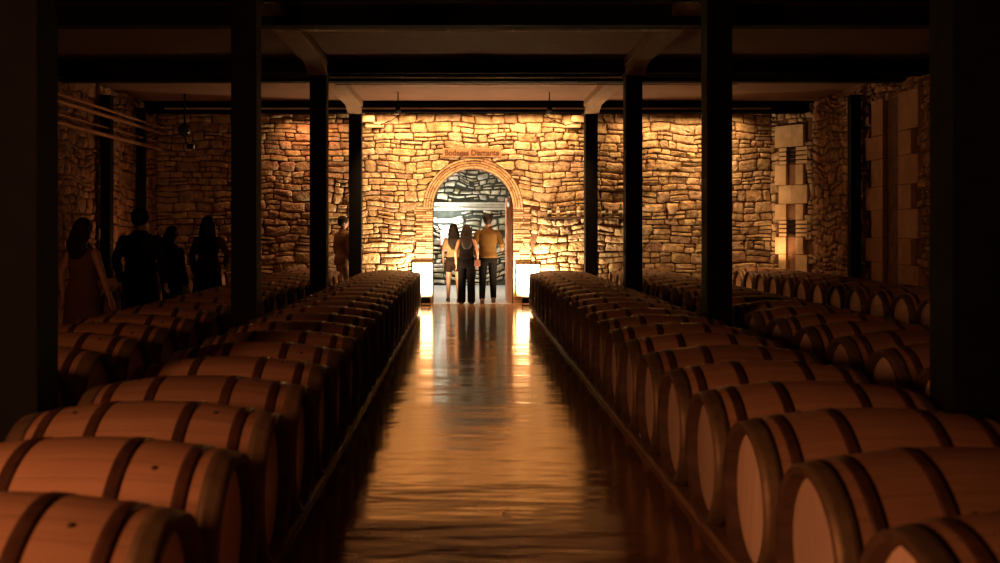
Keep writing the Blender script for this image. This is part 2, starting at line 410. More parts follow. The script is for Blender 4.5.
# west wall, east wall (straight + splayed corner)
wl = struct(MB().box(XL-.2, XL, -2.6, YW+.1, 0, ZC).build('wall_west', M['mortar']))
V, Fc, T = rubble(10.5, YW-.02, 0, ZC-.02, 23, lambda x, z, d: Vector((XL+d, x, z)), hmin=.12, hmax=.30, wmin=.12, wmax=.34, depth=.05, warp=.11)
mesh('rubble_facing', V, Fc, M['shaded_stone'], wl, True, T)
wr = struct(MB().box(XR, XR+.2, -2.6, 18.3, 0, ZC).build('wall_east', M['mortar']))
Y2a, Y2b = 13.95, 15.80   # window bay on the east wall
V, Fc, T = rubble(10.0, 18.28, 0, ZC-.02, 31, lambda x, z, d: Vector((XR-d, x, z)), None, lambda x, z: Y2a < x < Y2b and .6 < z < 3.42, hmin=.09, hmax=.2, wmin=.09, wmax=.26, depth=.06, warp=.14)
mesh('rubble_facing', V, Fc, M['shaded_stone'], wr, True, T)
A = Vector((XB, YW, 0)); B = Vector((6.38, 18.28, 0)); dAB = (B-A).normalized(); LAB = (B-A).length; nAB = Vector((-dAB.y, dAB.x, 0))
if nAB.y > 0: nAB = -nAB
if nAB.x > 0: nAB = -nAB
def spl(t, z, d): return A+dAB*t+nAB*d+Vector((0,0,z))
c0, c1 = A-nAB*0, B-nAB*0
ws = struct(mesh('wall_splay', [spl(-.1,0,0),spl(LAB+.1,0,0),spl(LAB+.1,0,-.3),spl(-.1,0,-.3),spl(-.1,ZC,0),spl(LAB+.1,ZC,0),spl(LAB+.1,ZC,-.3),spl(-.1,ZC,-.3)],
     [(0,3,2,1),(4,5,6,7),(0,1,5,4),(1,2,6,5),(2,3,7,6),(3,0,4,7)], M['mortar']))
t0, t1 = .14, .86
V, Fc, T = rubble(0, LAB, 0, ZC-.02, 37, spl, None, lambda x, z: t0 < x < t1 and z < 3.40, wmin=.08, wmax=.2)
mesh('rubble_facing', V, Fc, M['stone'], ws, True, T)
def quoins(n, mapf, a, b, z0, seq, sl, slitmat):
    """slit window dressed with alternating long and short blocks"""
    W = b-a; mid = (a+b)/2
    mb = MB(); dark = MB(); bars = MB()
    def blk(m_, p, q, r, s, d0, d1):
        m_.add([mapf(p,r,d1),mapf(q,r,d1),mapf(q,r,d0),mapf(p,r,d0),mapf(p,s,d1),mapf(q,s,d1),mapf(q,s,d0),mapf(p,s,d0)],
               [(0,3,2,1),(4,5,6,7),(0,1,5,4),(1,2,6,5),(2,3,7,6),(3,0,4,7)])
    z = z0; inn = W*sl; g = .006
    for i, (ty, zt) in enumerate(seq):
        lw = W*(.12 if i%2 else 0); rw = W*(0.12 if (i+1)%2 else 0)
        if ty == 'F':
            blk(mb, a+lw, mid-.004+(i%3-1)*.03, z+g, zt-g, -.02, .075); blk(mb, mid+.004+(i%3-1)*.03, b-rw, z+g, zt-g, -.02, .075)
        elif ty == 'B':
            nb = 4
            for q in range(nb):
                r0 = z+(zt-z)*q/nb; r1 = z+(zt-z)*(q+1)/nb
                blk(mb, a+lw, mid-inn, r0+.012, r1-.012, -.02, .065); blk(mb, mid+inn, b-rw, r0+.012, r1-.012, -.02, .065)
                blk(bars, mid-inn*1.1, mid+inn*1.1, r1-.035, r1-.01, .0, .05)
        else:
            blk(mb, a+lw, mid-inn, z+g, zt-g, -.02, .075); blk(mb, mid+inn, b-rw, z+g, zt-g, -.02, .075)
            blk(dark, mid-inn, mid+inn, z, zt, -.02, .012)
        z = zt
    w_ = struct(mb.build('window_%d' % n, M['ashlar'] if n == 1 else M['shaded_ashlar']))
    dark.build('slit_panel', slitmat, w_)
    if bars.v: bars.build('iron_bars', M['black_steel'], w_)
    return w_
quoins(1, spl, t0, t1, .30, [('S',.64),('S',.96),('S',1.28),('B',1.60),('S',1.90),('F',2.25),('S',2.63),('B',2.96),('F',3.37)], .15, M['brick_slit'])
quoins(2, lambda x, z, d: Vector((XR-d, x, z)), Y2a+.02, Y2b-.02, .5, [('S',z) for z in (.92,1.3,1.72,2.08,2.5,2.86,3.42)], .15, M['mortar'])

# ------------------------------------------------------------------ next room through the arch
YF = 25.4
struct(MB().box(-4, 4, YW, YF+.3, -.2, -.004).build('floor_next_room', M['innerfloor']))
struct(MB().box(-4, 4, YW+.45, YF+.3, 3.3, 3.5).build('ceiling_next_room', M['greymortar']))
wf = struct(MB().box(-4, 4, YF, YF+.3, 0, 3.4).build('wall_next_room', M['greymortar']))
V, Fc, T = rubble(-2.2, 2.6, 0, 3.3, 51, lambda x, z, d: Vector((x, YF-d, z)), None, lambda x, z: 1.88 < z < 2.12, hmin=.11, hmax=.22, wmin=.14, wmax=.34, depth=.11, gap=.026, warp=.14)
mesh('rubble_facing', V, Fc, M['greystone'], wf, True, T)
MB().box(-2.2, 2.6, YF-.12, YF+.02, 1.90, 1.97, .006).box(-2.2, 2.6, YF-.09, YF+.02, 1.98, 2.03, .006).box(-2.2, 2.6, YF-.12, YF+.02, 2.04, 2.10, .006).build('ledge_courses', M['ledge'], wf)
for sx, nm in ((-1,'wall_next_west'),(1,'wall_next_east')):
    struct(MB().box(min(sx*2.3,sx*2.5), max(sx*2.3,sx*2.5), YW+.45, YF, 0, 3.3).build(nm, M['greymortar']))
# strip light and picture on that wall
sl = tag(empty('strip_lamp', (-.42, 25.18, 1.6)), 'slim grey strip lamp glowing white on the far room wall beyond the arch', 'lamp')
MB().box(-.38,.38,-.03,.14,.02,.055,.005).build('housing', M['conduit'], sl)
me_, N_, L_, P_ = newmat('lamp_glow'); P_.inputs['Emission Color'].default_value = (.85,.95,1,1); P_.inputs['Emission Strength'].default_value = 6
MB().box(-.36,.36,-.02,.12,.0,.018,.004).build('diffuser', me_, sl); MB().box(-.36,.36,-.02,.12,.057,.072,.004).build('diffuser', me_, sl)
pc = tag(empty('picture_frame', (-.50, 25.24, 1.0)), 'small framed notice with a reddish border hung beyond the arch', 'picture')
M['redframe'] = noisemat('red_frame', (.35,.10,.05), (.42,.13,.07), 8, rough=.5, bump=0)
M['paper'] = noisemat('paper', (.7,.66,.58), (.78,.74,.66), 8, rough=.8, bump=0)
f_ = MB(); f_.box(-.13,-.105,-.02,.02,0,.40).box(.105,.13,-.02,.02,0,.40).box(-.105,.105,-.02,.02,0,.025).box(-.105,.105,-.02,.02,.375,.40); f_.build('frame', M['redframe'], pc)
MB().box(-.105,.105,-.01,.01,.025,.375).build('sheet', M['paper'], pc)
# open door leaf with glazed upper half
M['pinkwood'] = noisemat('rosy_painted_timber', (.70,.42,.34), (.80,.50,.41), 6, (5,5,1), rough=.5, bump=.1)
gm, N_, L_, P_ = newmat('door_glass'); P_.inputs['Base Color'].default_value = (.5,.5,.48,1); P_.inputs['Roughness'].default_value = .08; P_.inputs['Transmission Weight'].default_value = .8
dr = struct(empty('door_1', (.895, YW+.46, 0), math.radians(96)))
d_ = MB(); d_.box(0,.62,-.02,.02,.01,1.15,.004).box(0,.10,-.02,.02,1.15,2.05).box(.52,.62,-.02,.02,1.15,2.05).box(.1,.52,-.02,.02,1.97,2.05); d_.build('door_leaf', M['pinkwood'], dr); leaf = bpy.data.objects['door_leaf']
MB().box(.10,.52,-.006,.006,1.15,1.97).build('door_pane', gm, leaf)
MB().tube([(.57,-.02,1.02),(.57,-.07,1.02),(.47,-.07,1.02)], .011, 8).build('door_handle', M['conduit'], leaf)
struct(MB().box(CX+HW-.11, CX+HW+.0, YW+.30, YW+.44, 0, 1.86, .004).build('trim_1', M['pinkwood']))

# ------------------------------------------------------------------ posts and beams
D = 4.6; PX = (-2.012, 2.315)
def post(x, y, half, label, grp, capped=True):
    p = tag(empty('steel_post', (x, y, 0)), label, 'post', grp)
    MB().box(-half,half,-half,half,.02,3.54,.006).build('shaft', M['black_steel'], p)
    MB().box(-half-.018,half+.018,-half-.018,half+.018,0,.02,.003).build('base_plate', M['black_steel'], p)
    MB().box(-half-.02,half+.02,-half-.02,half+.02,3.54,3.566,.003).build('cap_plate', M['black_steel'], p)
    return p
side = {0: 'left', 1: 'right'}
where = ['nearest the camera', 'second from the camera', 'third from the camera', 'closest to the arched wall']
for k in range(1, 5):
    for s in (0, 1):
        post(PX[s]+(0 if k > 1 else (-.02,-.012)[s]), D*k, .115, 'thick square black post %s, on the %s of the aisle' % (where[k-1], side[s]), 'aisle posts')
for (x, y, h, lb) in ((-5.73,16.0,.08,'slim dark post against the west stone wall behind the woman with loose hair'),(-5.73,17.7,.07,'slimmer dark post nearest the corner of the west stone wall'),(6.22,15.98,.08,'slim dark post between the two quoined slit windows')):
    post(x, y, h, lb, 'wall posts')
for k in range(1, 5):
    y = D*k
    b = tag(MB().box(XL,XR,y-.10,y+.13,3.566,3.775,.004).box(XL,XR,y-.13,y+.16,3.566,3.585).build('cross_beam', M['black_steel']),
        'black steel cross beam on the pair of aisle posts %s' % where[k-1], 'beam', 'cross beams')
for (y0, y1, lb) in ((5.75,5.95,'black secondary joist just beyond the cross beam nearest the camera'),(10.45,10.65,'black secondary joist just beyond the second cross beam'),(14.45,14.65,'black secondary joist just beyond the third cross beam')):
    tag(MB().box(XL,XR,y0,y1,3.57,3.775,.004).build('ceiling_joist', M['black_steel']), lb, 'beam', 'secondary joists')
for y, lb in ((10.67,'thin pale rod added as the glint along the second secondary joist'),(13.985,'thin pale rod added as the glint under the third cross beam'),(14.67,'thin pale rod added as the glint along the third secondary joist')):  # pale rods put in for light glinting on the beams' lower edges
    c = MB().tube([(PX[0] if y < 14 else -1.9,y,3.556),(0,y,3.553),(PX[1] if y < 14 else 4,y,3.556)], .009, 8)
    for q in range(6): c.box(-1.6+q*.7,-1.57+q*.7,y-.012,y+.012,3.545,3.57)
    tag(c.build('glint_rod', M['conduit'], None, False), lb, 'conduit', 'beam edge glints')
for s in (0, 1):
    for k in range(0, 5):
        y0 = D*k+.17 if k else -2.5; y1 = D*(k+1)-.14 if k < 4 else YW-.08
        x = PX[s]
        mb = MB().box(x-.15,x+.15,y0,y1,3.665,3.775,.01)
        # curved haunches where the timber meets the steel
        for (ya, sgn) in ((y0, 1), (y1, -1)):
            if k == 0 and sgn == 1 or k == 4 and sgn == -1: continue
            n = 8; v = []; 
            for i in range(n+1):
                t = i/n; v += [(x-.13, ya+sgn*.62*t, 3.665-.13*(1-t)**2), (x+.13, ya+sgn*.62*t, 3.665-.13*(1-t)**2), (x-.13, ya+sgn*.62*t, 3.68), (x+.13, ya+sgn*.62*t, 3.68)]
            f = []
            for i in range(n):
                a_ = i*4; f += [(a_,a_+1,a_+5,a_+4),(a_+2,a_+6,a_+7,a_+3),(a_,a_+4,a_+6,a_+2),(a_+1,a_+3,a_+7,a_+5)]
            f += [(0,2,3,1),(n*4,n*4+1,n*4+3,n*4+2)]
            mb.add(v, f)
        tag(mb.build('timber_beam', M['beamwood']), 'lengthwise pale timber beam over the %s posts, %s' % (side[s], ['span nearest the camera','span beyond the nearest post','middle span','span before the post closest to the arched wall','short span touching the arched wall'][k]), 'beam', 'timber beams')
# sagging cable loops under timber beams near the last posts
for x, sg_, lb in ((-1.93,1,'thin black cable looping from the last left post to the ceiling'),(2.2,-1,'thin black cable looping from the last right post to the ceiling')):
    pts = [(x+sg_*.1,18.45,3.40),(x+sg_*.35,18.4,3.34),(x+sg_*.6,18.38,3.44),(x+sg_*.75,18.38,3.55)]
    tag(MB().tube(pts, .008, 6).build('hanging_cable', M['black_steel']), lb, 'cable')
# light rail hidden behind the last cross beam plus two added spot heads
rl = tag(empty('light_rail', (0.1, 18.32, 3.60)), 'slim lighting rail along the top of the end wall', 'light rail')
MB().box(-5.6,5.5,-.03,.03,.02,.05,.004).build('rail', M['conduit'], rl)
for q in range(9): MB().tube([(-5+q*1.25,0,.05),(-5+q*1.25,0,.175)], .008, 6).build('hanger', M['conduit'], rl)
for x, lb in ((-1.15,'small black added spot head hung near the last left post'),(1.45,'small black added spot head hung near the last right post')):
    sp_ = tag(empty('added_spotlight', (x, 17.2, 3.46)), lb, 'added_spotlight')  # made-up fitting to go with each added arch spot
    b = MB().lathe([(.03,-.1),(.045,-.08),(.05,.02),(.035,.02)], 18, 'z').build('lamp_head', M['black_steel'], sp_, True); b.rotation_euler = (math.radians(-130),0,0)
    MB().tube([(0,0,.0),(0,-.02,.12),(0,-.02,.318)], .01, 8).build('stem', M['black_steel'], sp_)
for i, x in enumerate(PX):
    c = MB(); c.box(x+(.12 if i == 0 else -.42), x+(.42 if i == 0 else -.12), 18.94, 19.10, 3.36, 3.46, .012).box(x+(.05 if i == 0 else -.30), x+(.30 if i == 0 else -.05), 18.86, 19.10, 3.46, 3.575, .012)
    struct(c.build('trim_%d' % (i+2), M['ashlar']))

# pipes along the west wall
for (x, z, r, lb) in ((-5.60,3.30,.022,'copper coloured pipe, topmost of four along the west wall'),(-5.60,3.20,.028,'wider copper coloured pipe second from the top along the west wall'),(-5.68,3.04,.014,'thin copper coloured pipe third from the top along the west wall'),(-5.60,2.90,.032,'copper coloured pipe, lowest of four along the west wall')):
    mb = MB().tube([(x,8.0,z),(x,12,z-.004),(x,16,z),(x,18.6,z)], r, 12)
    mb2 = MB()
    for q in range(5): mb2.box(XL,x+.01,9.5+q*2.1,9.54+q*2.1,z-r-.012,z-r)
    p = tag(mb.build('wall_pipe', M['pipe'], None, True), lb, 'pipe', 'pipes on the west wall')
    mb2.build('bracket', M['black_steel'], p)
# dark globe camera with a little lamp below
gc = tag(empty('globe_camera', (-4.85, 17.3, 3.14)), 'black globe camera with a small lamp hung under the ceiling in the far west corner', 'camera')
MB().ellip((0,0,0),(.115,.115,.115)).build('globe', M['glass_dark'], gc, True)
MB().tube([(0,0,.10),(0,0,.63)], .018, 8).lathe([(.06,.10),(.075,.06),(.03,.14)],16,'z').build('stem', M['black_steel'], gc)
g2 = MB().lathe([(.02,-.07),(.045,-.05),(.05,.05),(.02,.06)],16,'x',(.11,-.02,-.28)).tube([(.0,0,-.1),(.02,0,-.2),(.08,0,-.26)],.012,8).build('lamp_head', M['black_steel'], gc, True)
MB().lathe([(.035,0),(.04,.01),(.0,.02)],16,'x',(.16,-.02,-.28)).build('lens', M['plinth'], gc, True)
# sconce on the end wall
sc_ = tag(empty('wall_sconce', (3.93, 18.93, 1.72)), 'small pale clay bowl sconce on the end wall between right posts', 'wall lamp')
MB().lathe([(.045,0),(.075,.04),(.095,.12),(.10,.19),(.088,.19),(.06,.06),(.0,.03)],24,'z').build('bowl', M['ashlar'], sc_, True)
MB().box(-.15,.15,-.01,.10,.20,.225).box(-.02,.02,.06,.12,.05,.21).build('bracket', M['black_steel'], sc_)

# shelf and bottles
sh = tag(MB().box(1.50,3.12,18.82,19.06,1.622,1.66,.004).box(1.7,1.72,18.9,19.06,1.50,1.635).box(2.9,2.92,18.9,19.06,1.50,1.635).build('wall_shelf', M['shelfwood']), 'thin dark wooden wall shelf crossing behind the last right post', 'shelf')
def glassm(nm, c): return noisemat(nm, c, tuple(q*1.3 for q in c), 5, rough=.15, bump=0)
M['gl_dark'] = glassm('dark_bottle_glass', (.02,.018,.01)); M['gl_pale'] = glassm('pale_bottle_glass', (.45,.33,.2)); M['gl_green'] = glassm('green_bottle_glass', (.07,.07,.02))
BP = [(.0,0),(.036,.0),(.038,.01),(.038,.15),(.034,.17),(.014,.20),(.0135,.235),(.0,.235)]
for i, (x, mt, lb) in enumerate(((1.60,'gl_dark','dark wine bottle at the end of the wall shelf nearest the arch'),(1.76,'gl_pale','pale bottle second from the arch on the wall shelf'),(1.96,'gl_green','green bottle third from the arch on the wall shelf'),(2.15,'gl_pale','pale bottle fourth from the arch, left of the last right post'),(2.62,'gl_dark','dark bottle just right of the last right post on the shelf'),(2.75,'gl_pale','pale bottle between two darker ones on the shelf'),(2.95,'gl_green','green bottle at the end of the wall shelf farthest from the arch'))):
    s_ = [1,.95,.88,1,.92,.85,1][i]
    b = tag(MB().lathe(BP, 20, 'z').build('wine_bottle', M[mt], None, True), lb, 'bottle', 'bottles on the wall shelf'); b.location = (x,18.93,1.661); b.scale = (s_,s_,s_)
    MB().lathe([(.0385,.05),(.0392,.05),(.0392,.12),(.0385,.12)], 20, 'z', (0,0,0), True).build('label', M['paper'], b, True)
    MB().lathe([(.0,.215),(.0155,.215),(.0155,.24),(.0,.242)], 16, 'z').build('capsule', M['black_steel'], b, True)

# flood lights by the arch
for x, lb in ((-.735,'small black finned floodlight left of the arch on the floor'),(1.15,'small black finned floodlight right of the arch behind the barrel row')):
    fl = tag(empty('floodlight', (x, 18.66, 0)), lb, 'floodlight', 'floor floodlights')
    h = MB().box(-.075,.075,-.05,.06,.05,.16,.006)
    for q in range(5): h.box(-.07,.07,-.075,-.05,.055+q*.022,.064+q*.022)
    hs_ = h.build('housing', M['black_steel'], fl)
    MB().box(-.065,.065,-.02,.055,.16,.166).build('glass', M['plinth'], hs_)
    MB().box(-.09,-.078,-.02,.02,0,.12).box(.078,.09,-.02,.02,0,.12).box(-.09,.09,-.02,.02,0,.012).build('bracket', M['black_steel'], fl)

# ------------------------------------------------------------------ barrels
BL, RB, RH = 1.05, .357, .296
def rad(x): return RH+(RB-RH)*(1-(abs(x)/(BL/2))**2.1)
def make_barrel():
    root = empty('oak_barrel', (0,0,0))
    H = BL/2; n = 18
    prof = [(rad(-H+2*H*i/n), -H+2*H*i/n) for i in range(n+1)]
    body = MB().lathe(prof, 56, 'x', closed=False); body.f = [q for q in body.f if len(q) == 4]
    body.build('staves', M['stave'], root, True)
    for s in (-1, 1):      # toasted chime: the ends of the staves standing proud of the head
        MB().lathe([(RH, s*H),(RH-.026, s*(H-.004)),(RH-.032, s*(H-.06)),(RH-.004, s*(H-.062))], 56, 'x', closed=True).build('chime', M['chime'], root)
    for s in (-1, 1):
        x = s*(H-.048)
        MB().lathe([(0,x),(RH-.08,x),(RH-.033,x-s*.005),(RH-.033,x-s*.02),(0,x-s*.02)], 48, 'x').build('head', M['head'], root)
    def hoop(x0, x1, mat):
        e = .0035; k = 3; pr = []
        for i in range(k+1): x = x0+(x1-x0)*i/k; pr.append((rad(x)+e, x))
        for i in range(k, -1, -1): x = x0+(x1-x0)*i/k; pr.append((rad(x)-.001, x))
        return MB().lathe(pr, 56, 'x', closed=True).build('hoop', mat, root, True)
    for s in (-1, 1):
        hoop(s*(H-.002), s*(H-.078), M['hoop'])
        hoop(s*(H-.115), s*(H-.16), M['hoop_dark'])
        hoop(s*.20, s*.152, M['hoop_dark'])
    for s in (1, -1):
        b = MB().lathe([(0,0),(.010,0),(.009,.004),(0,.007)], 14, 'z').build('spile_plug', M['plug'], root, True); b.location = (s*.285, .10, sqrt(rad(.285)**2-.01)-.001); b.rotation_euler = (-.28,.12*s,0)
    return root
proto = make_barrel(); used = False
ZB = .374
def place(x, y, label, grp, flip, sc=1.0, dz=0):
    global used
    rnd = random.Random(int(abs(x)*100+y*1000))
    if not used: r = proto; used = True
    else:
        r = proto.copy(); COL.objects.link(r)
        for c in proto.children:
            d = c.copy(); COL.objects.link(d); d.parent = r
    r.location = (x, y+rnd.uniform(-.002,.002), ZB*sc+dz); r.scale = (sc,sc,sc)
    r.rotation_euler = (rnd.uniform(-.25,.25), 0, (pi if flip else 0)+rnd.uniform(-.004,.004))
    tag(r, label, 'barrel', grp)
rows = [
 # head plane x, sign, first y, pitch, count, scale, label, group
 (-.77,-1,2.69,.725,21,1,'oak barrel on the left edge of the aisle, %s','barrels along the left edge of the aisle'),
 (1.10,1,2.53,.722,21,1,'oak barrel on the right edge of the aisle, %s','barrels along the right edge of the aisle'),
 (-2.24,-1,4.72,.725,19,1,'oak barrel behind the left posts, %s','barrels behind the left posts'),
 (2.62,1,4.86,.725,19,1,'oak barrel behind the right posts, %s','barrels behind the right posts'),
 (5.0,1,9.46,.6875,14,.94,'pale headed oak barrel by the quoined windows, %s','barrels against the east wall'),
 (-4.4,-1,11.82,.725,10,1,'oak barrel in the row behind the standing group, %s','barrels against the west wall')]
for (hx, sg_, y0, p, n, sc, lb, grp) in rows:
    L_ = BL*sc; cx = hx+sg_*L_/2; ZR = .068
    for i in range(n):
        j = n-1-i
        w_ = 'nearest the camera' if i == 0 else ('nearest the end wall' if j == 0 else ('%s from the near end' % ORD[i] if i < n//2+1 else '%s from the end wall' % ORD[j]))
        place(cx, y0+p*i, lb % w_, grp, sg_ < 0, sc, (.042 if sc < 1 else 0))
    ya, yb = y0-.36, y0+p*(n-1)+.36
    for q, e_ in ((-1,'inner'),(1,'outer')):
        xr = cx+q*.43*L_/BL*1.0
        r = MB().box(xr-.055,xr+.055,ya,yb,0,.041 if sc == 1 else .08,.008).build('barrel_rail', M['railwood'])
        side_ = 'aisle side' if (q*sg_ < 0) else 'wall side'
        tag(r, 'long timber rail under the %s, %s' % (grp, side_), 'rail', 'barrel rails')

# ------------------------------------------------------------------ people
def voxel(o, size, smooth=4):
    md = o.modifiers.new('r', 'REMESH'); md.mode = 'VOXEL'; md.voxel_size = size; md.use_smooth_shade = True
    if smooth: 
        sm = o.modifiers.new('s', 'SMOOTH'); sm.iterations = smooth; sm.factor = .5
    dg = bpy.context.evaluated_depsgraph_get(); me = bpy.data.meshes.new_from_object(o.evaluated_get(dg))
    o.modifiers.clear(); mats = list(o.data.materials); o.data = me
    if not me.materials:
        for q in mats: me.materials.append(q)
    return o
def rings(mb, path, n=18):
    """elliptic rings: (centre, half width x, half depth y) stacked mostly upward"""
    v = []; f = []
    for (c, a, b) in path:
        for k in range(n): t = 2*pi*k/n; v.append((c[0]+a*cos(t), c[1]+b*sin(t), c[2]))
    for i in range(len(path)-1):
        for k in range(n): f.append((i*n+k, i*n+(k+1)%n, (i+1)*n+(k+1)%n, (i+1)*n+k))
    f.append(tuple(range(n))[::-1]); f.append(tuple(range((len(path)-1)*n, len(path)*n)))
    mb.add(v, f)
def limb(mb, pts, rs, n=12):
    P_ = [Vector(p) for p in pts]; out = []; rr = []
    for i in range(len(P_)-1):
        for q in range(4):
            t = q/4; out.append(P_[i].lerp(P_[i+1], t)); rr.append(rs[i]*(1-t)+rs[i+1]*t)
    out.append(P_[-1]); rr.append(rs[-1])
    mb.tube(out, rr, n)
    mb.ellip(P_[0], (rs[0],)*3, None, 10, 6); mb.ellip(P_[-1], (rs[-1],)*3, None, 10, 6)
SKIN = noisemat('skin', (.26,.12,.065), (.31,.15,.085), 6, rough=.5, bump=0)
def cloth(nm, c): return noisemat(nm, tuple(q*.8 for q in c), c, 9, rough=.9, bump=.4, bscale=60, dist=.004, spec=.03)
def person(loc, face, height, label, top=None, bottom=None, hair=(.012,.007,.004), hairlen=.0, style='trousers', sleeves='long', female=False,
           arms=None, step=(.0,.0), top_col=(.1,.06,.04), bot_col=(.02,.018,.02), shoe_col=(.03,.02,.015), group=None, coat=False, headturn=0, tuck=False, bulk=1.0):
    """feet on z=0, looking along -Y locally before rotation 'face'"""
    s = height/1.72
    R = empty('person', loc, face); R.scale = (s*bulk,s,s)
    tag(R, label, 'person', group)
    sw = .175 if female else .20; hp = .09
    st, sb = step        # forward offset (toward -y) of right and left foot
    hip = {1: Vector((hp,0,.92)), -1: Vector((-hp,0,.92))}
    kn = {}; an = {}
    for sd, q in ((1, st), (-1, sb)):
        an[sd] = Vector((sd*(hp+.015), -q, .085)); kn[sd] = Vector((sd*(hp+.01), -q*.5-.035, .49))
    sh_ = {1: Vector((sw-.012,0,1.365)), -1: Vector((-sw+.012,0,1.365))}
    A_ = arms or {1: ((sw+.06,.03,1.13),(sw+.05,-.06,.88)), -1: ((-sw-.06,.03,1.13),(-sw-.05,-.06,.88))}
    # ---- body
    b = MB()
    wst = .118 if female else .14; hpw = .172 if female else .165
    rings(b, [((0,.01,.80),.13,.09),((0,.01,.90),hpw,.115),((0,0,1.0),.155,.10),((0,0,1.10),wst,.09),((0,0,1.24),wst+.03,.105),((0,0,1.34),sw-.02,.10),((0,0,1.395),sw-.055,.08),((0,0,1.44),.075,.06)])
    limb(b, [(0,.005,1.42),(0,-.01,1.53)], [.058,.052])
    Rz = Matrix.Rotation(headturn, 3, 'Z'); hc_ = Vector((0,-.015,1.61))
    def hp_(p): return hc_+Rz @ Vector(p)
    b.ellip(hc_+Vector((0,0,.012)), (.074,.092,.098), Rz, 20, 14); b.ellip(hp_((0,-.028,-.052)), (.052,.055,.056), Rz, 14, 10)
    b.ellip(hp_((0,-.095,-.015)), (.013,.018,.024), Rz, 8, 6)      # nose
    b.ellip(hp_((0,-.082,-.058)), (.024,.010,.009), Rz, 8, 6)      # lips
    for q in (-1, 1):
        b.ellip(hp_((q*.076,.005,-.008)), (.011,.02,.032), Rz, 8, 6)
        b.ellip(hp_((q*.028,-.078,.012)), (.013,.012,.008), Rz, 8, 6)
    for sd in (1, -1):
        e, w_ = Vector(A_[sd][0]), Vector(A_[sd][1])
        limb(b, [sh_[sd], e, w_], [.050,.038,.026])
        limb(b, [hip[sd], kn[sd], an[sd]], [.088,.058,.036])
        dv = (w_-e).normalized(); ac = Vector((0,-1,0)); ac = (ac-dv*ac.dot(dv)).normalized(); nn = dv.cross(ac)
        b.ellip(w_+dv*.05, (.014+.02*abs(ac.x), .014+.02*abs(ac.y), .045), None, 10, 8)
        pal = w_+dv*.045
        for fi, (off, ln) in enumerate(((.030,.062),(.011,.074),(-.009,.068),(-.028,.052))):
            p0 = pal+ac*off*.9; p1 = p0+dv*.045+ac*off*.15; p2 = p1+dv*ln*.55-nn*sd*.010; p3 = p2+dv*ln*.4-nn*sd*.02
            b.tube([p0,p1,p2,p3], [.0095,.009,.0085,.007], 8)
        t0_ = w_+dv*.02+ac*.02; b.tube([t0_, t0_+dv*.03+ac*.025, t0_+dv*.062+ac*.032], [.0115,.010,.008], 8)
        b.ellip(an[sd]+Vector((0,-.055,-.045)), (.040,.12,.032), None, 12, 8)
    body = b.build('body', SKIN, R, True); voxel(body, .009, 2)
    # ---- shoes
    shm = noisemat('shoe', tuple(q*.7 for q in shoe_col), shoe_col, 8, rough=.5, bump=0)
    for sd in (1, -1):
        x, y = an[sd].x, an[sd].y
        m_ = MB(); m_.ellip((x,y-.05,.045), (.047,.135,.042), None, 14, 10); m_.ellip((x,y+.035,.06), (.04,.045,.055), None, 12, 8)
        m_.box(x-.042,x+.042,y-.165,y+.07,0,.022,.008)
        o = m_.build('shoe', shm, R, True); voxel(o, .012, 2)
    # ---- bottoms
    bm_ = cloth('lower_cloth', bot_col)
    c = MB()
    if style == 'trousers':
        rings(c, [((0,.01,.80),hpw-.01,.12),((0,.01,.90),hpw+.016,.132),((0,0,1.0),.168,.115),((0,0,1.05),wst+.022,.105)])
        for sd in (1, -1): limb(c, [hip[sd]+Vector((0,0,-.03)), kn[sd], an[sd]+Vector((0,0,.03))], [.100,.074,.060])
        o = c.build('trousers', bm_, R, True); voxel(o, .013, 2)
    elif style == 'shorts':
        rings(c, [((0,.01,.80),hpw-.01,.12),((0,.01,.90),hpw+.016,.132),((0,0,1.0),.165,.115),((0,0,1.05),wst+.022,.105)])
        for sd in (1, -1): limb(c, [hip[sd]+Vector((0,0,-.03)), hip[sd].lerp(kn[sd], .42)], [.102,.100])
        o = c.build('shorts', bm_, R, True); voxel(o, .013, 2)
    elif style == 'wide':
        rings(c, [((0,.01,.80),hpw,.125),((0,.01,.90),hpw+.016,.132),((0,0,1.0),.16,.115),((0,0,1.06),wst+.022,.105)])
        for sd in (1, -1): limb(c, [hip[sd]+Vector((0,0,-.03)), kn[sd], an[sd]+Vector((0,0,.0))], [.102,.090,.088])
        o = c.build('wide_trousers', bm_, R, True); voxel(o, .013, 2)
    else:   # long skirt
        rings(c, [((0,.0,.30),.27,.22),((0,0,.55),.235,.19),((0,.01,.80),.20,.15),((0,.01,.92),hpw+.016,.132),((0,0,1.0),.155,.115),((0,0,1.06),wst+.022,.105)], 28)
        v0 = len(c.v)
        for v in c.v:
            if v.z < .85: a_ = math.atan2(v.y, v.x); kf = 1+.05*sin(a_*9)*(.9-v.z); v.x *= kf; v.y *= kf
        o = c.build('skirt', bm_, R, True)
    # ---- top
    tm_ = cloth('upper_cloth', top_col); t = MB(); hem = .78 if coat else (.88 if not tuck else 1.0)
    lo = [((0,.01,hem),hpw+.032,.145),((0,.01,.92),hpw+.028,.142)] if hem < .9 else []
    rings(t, lo+[((0,0,1.0),hpw+.008,.125),((0,0,1.10),wst+.028,.112),((0,0,1.24),wst+.048,.124),((0,0,1.34),sw-.004,.114),((0,0,1.405),sw-.045,.092),((0,0,1.45),.085,.07),((0,0,1.475),.066,.062)], 24)
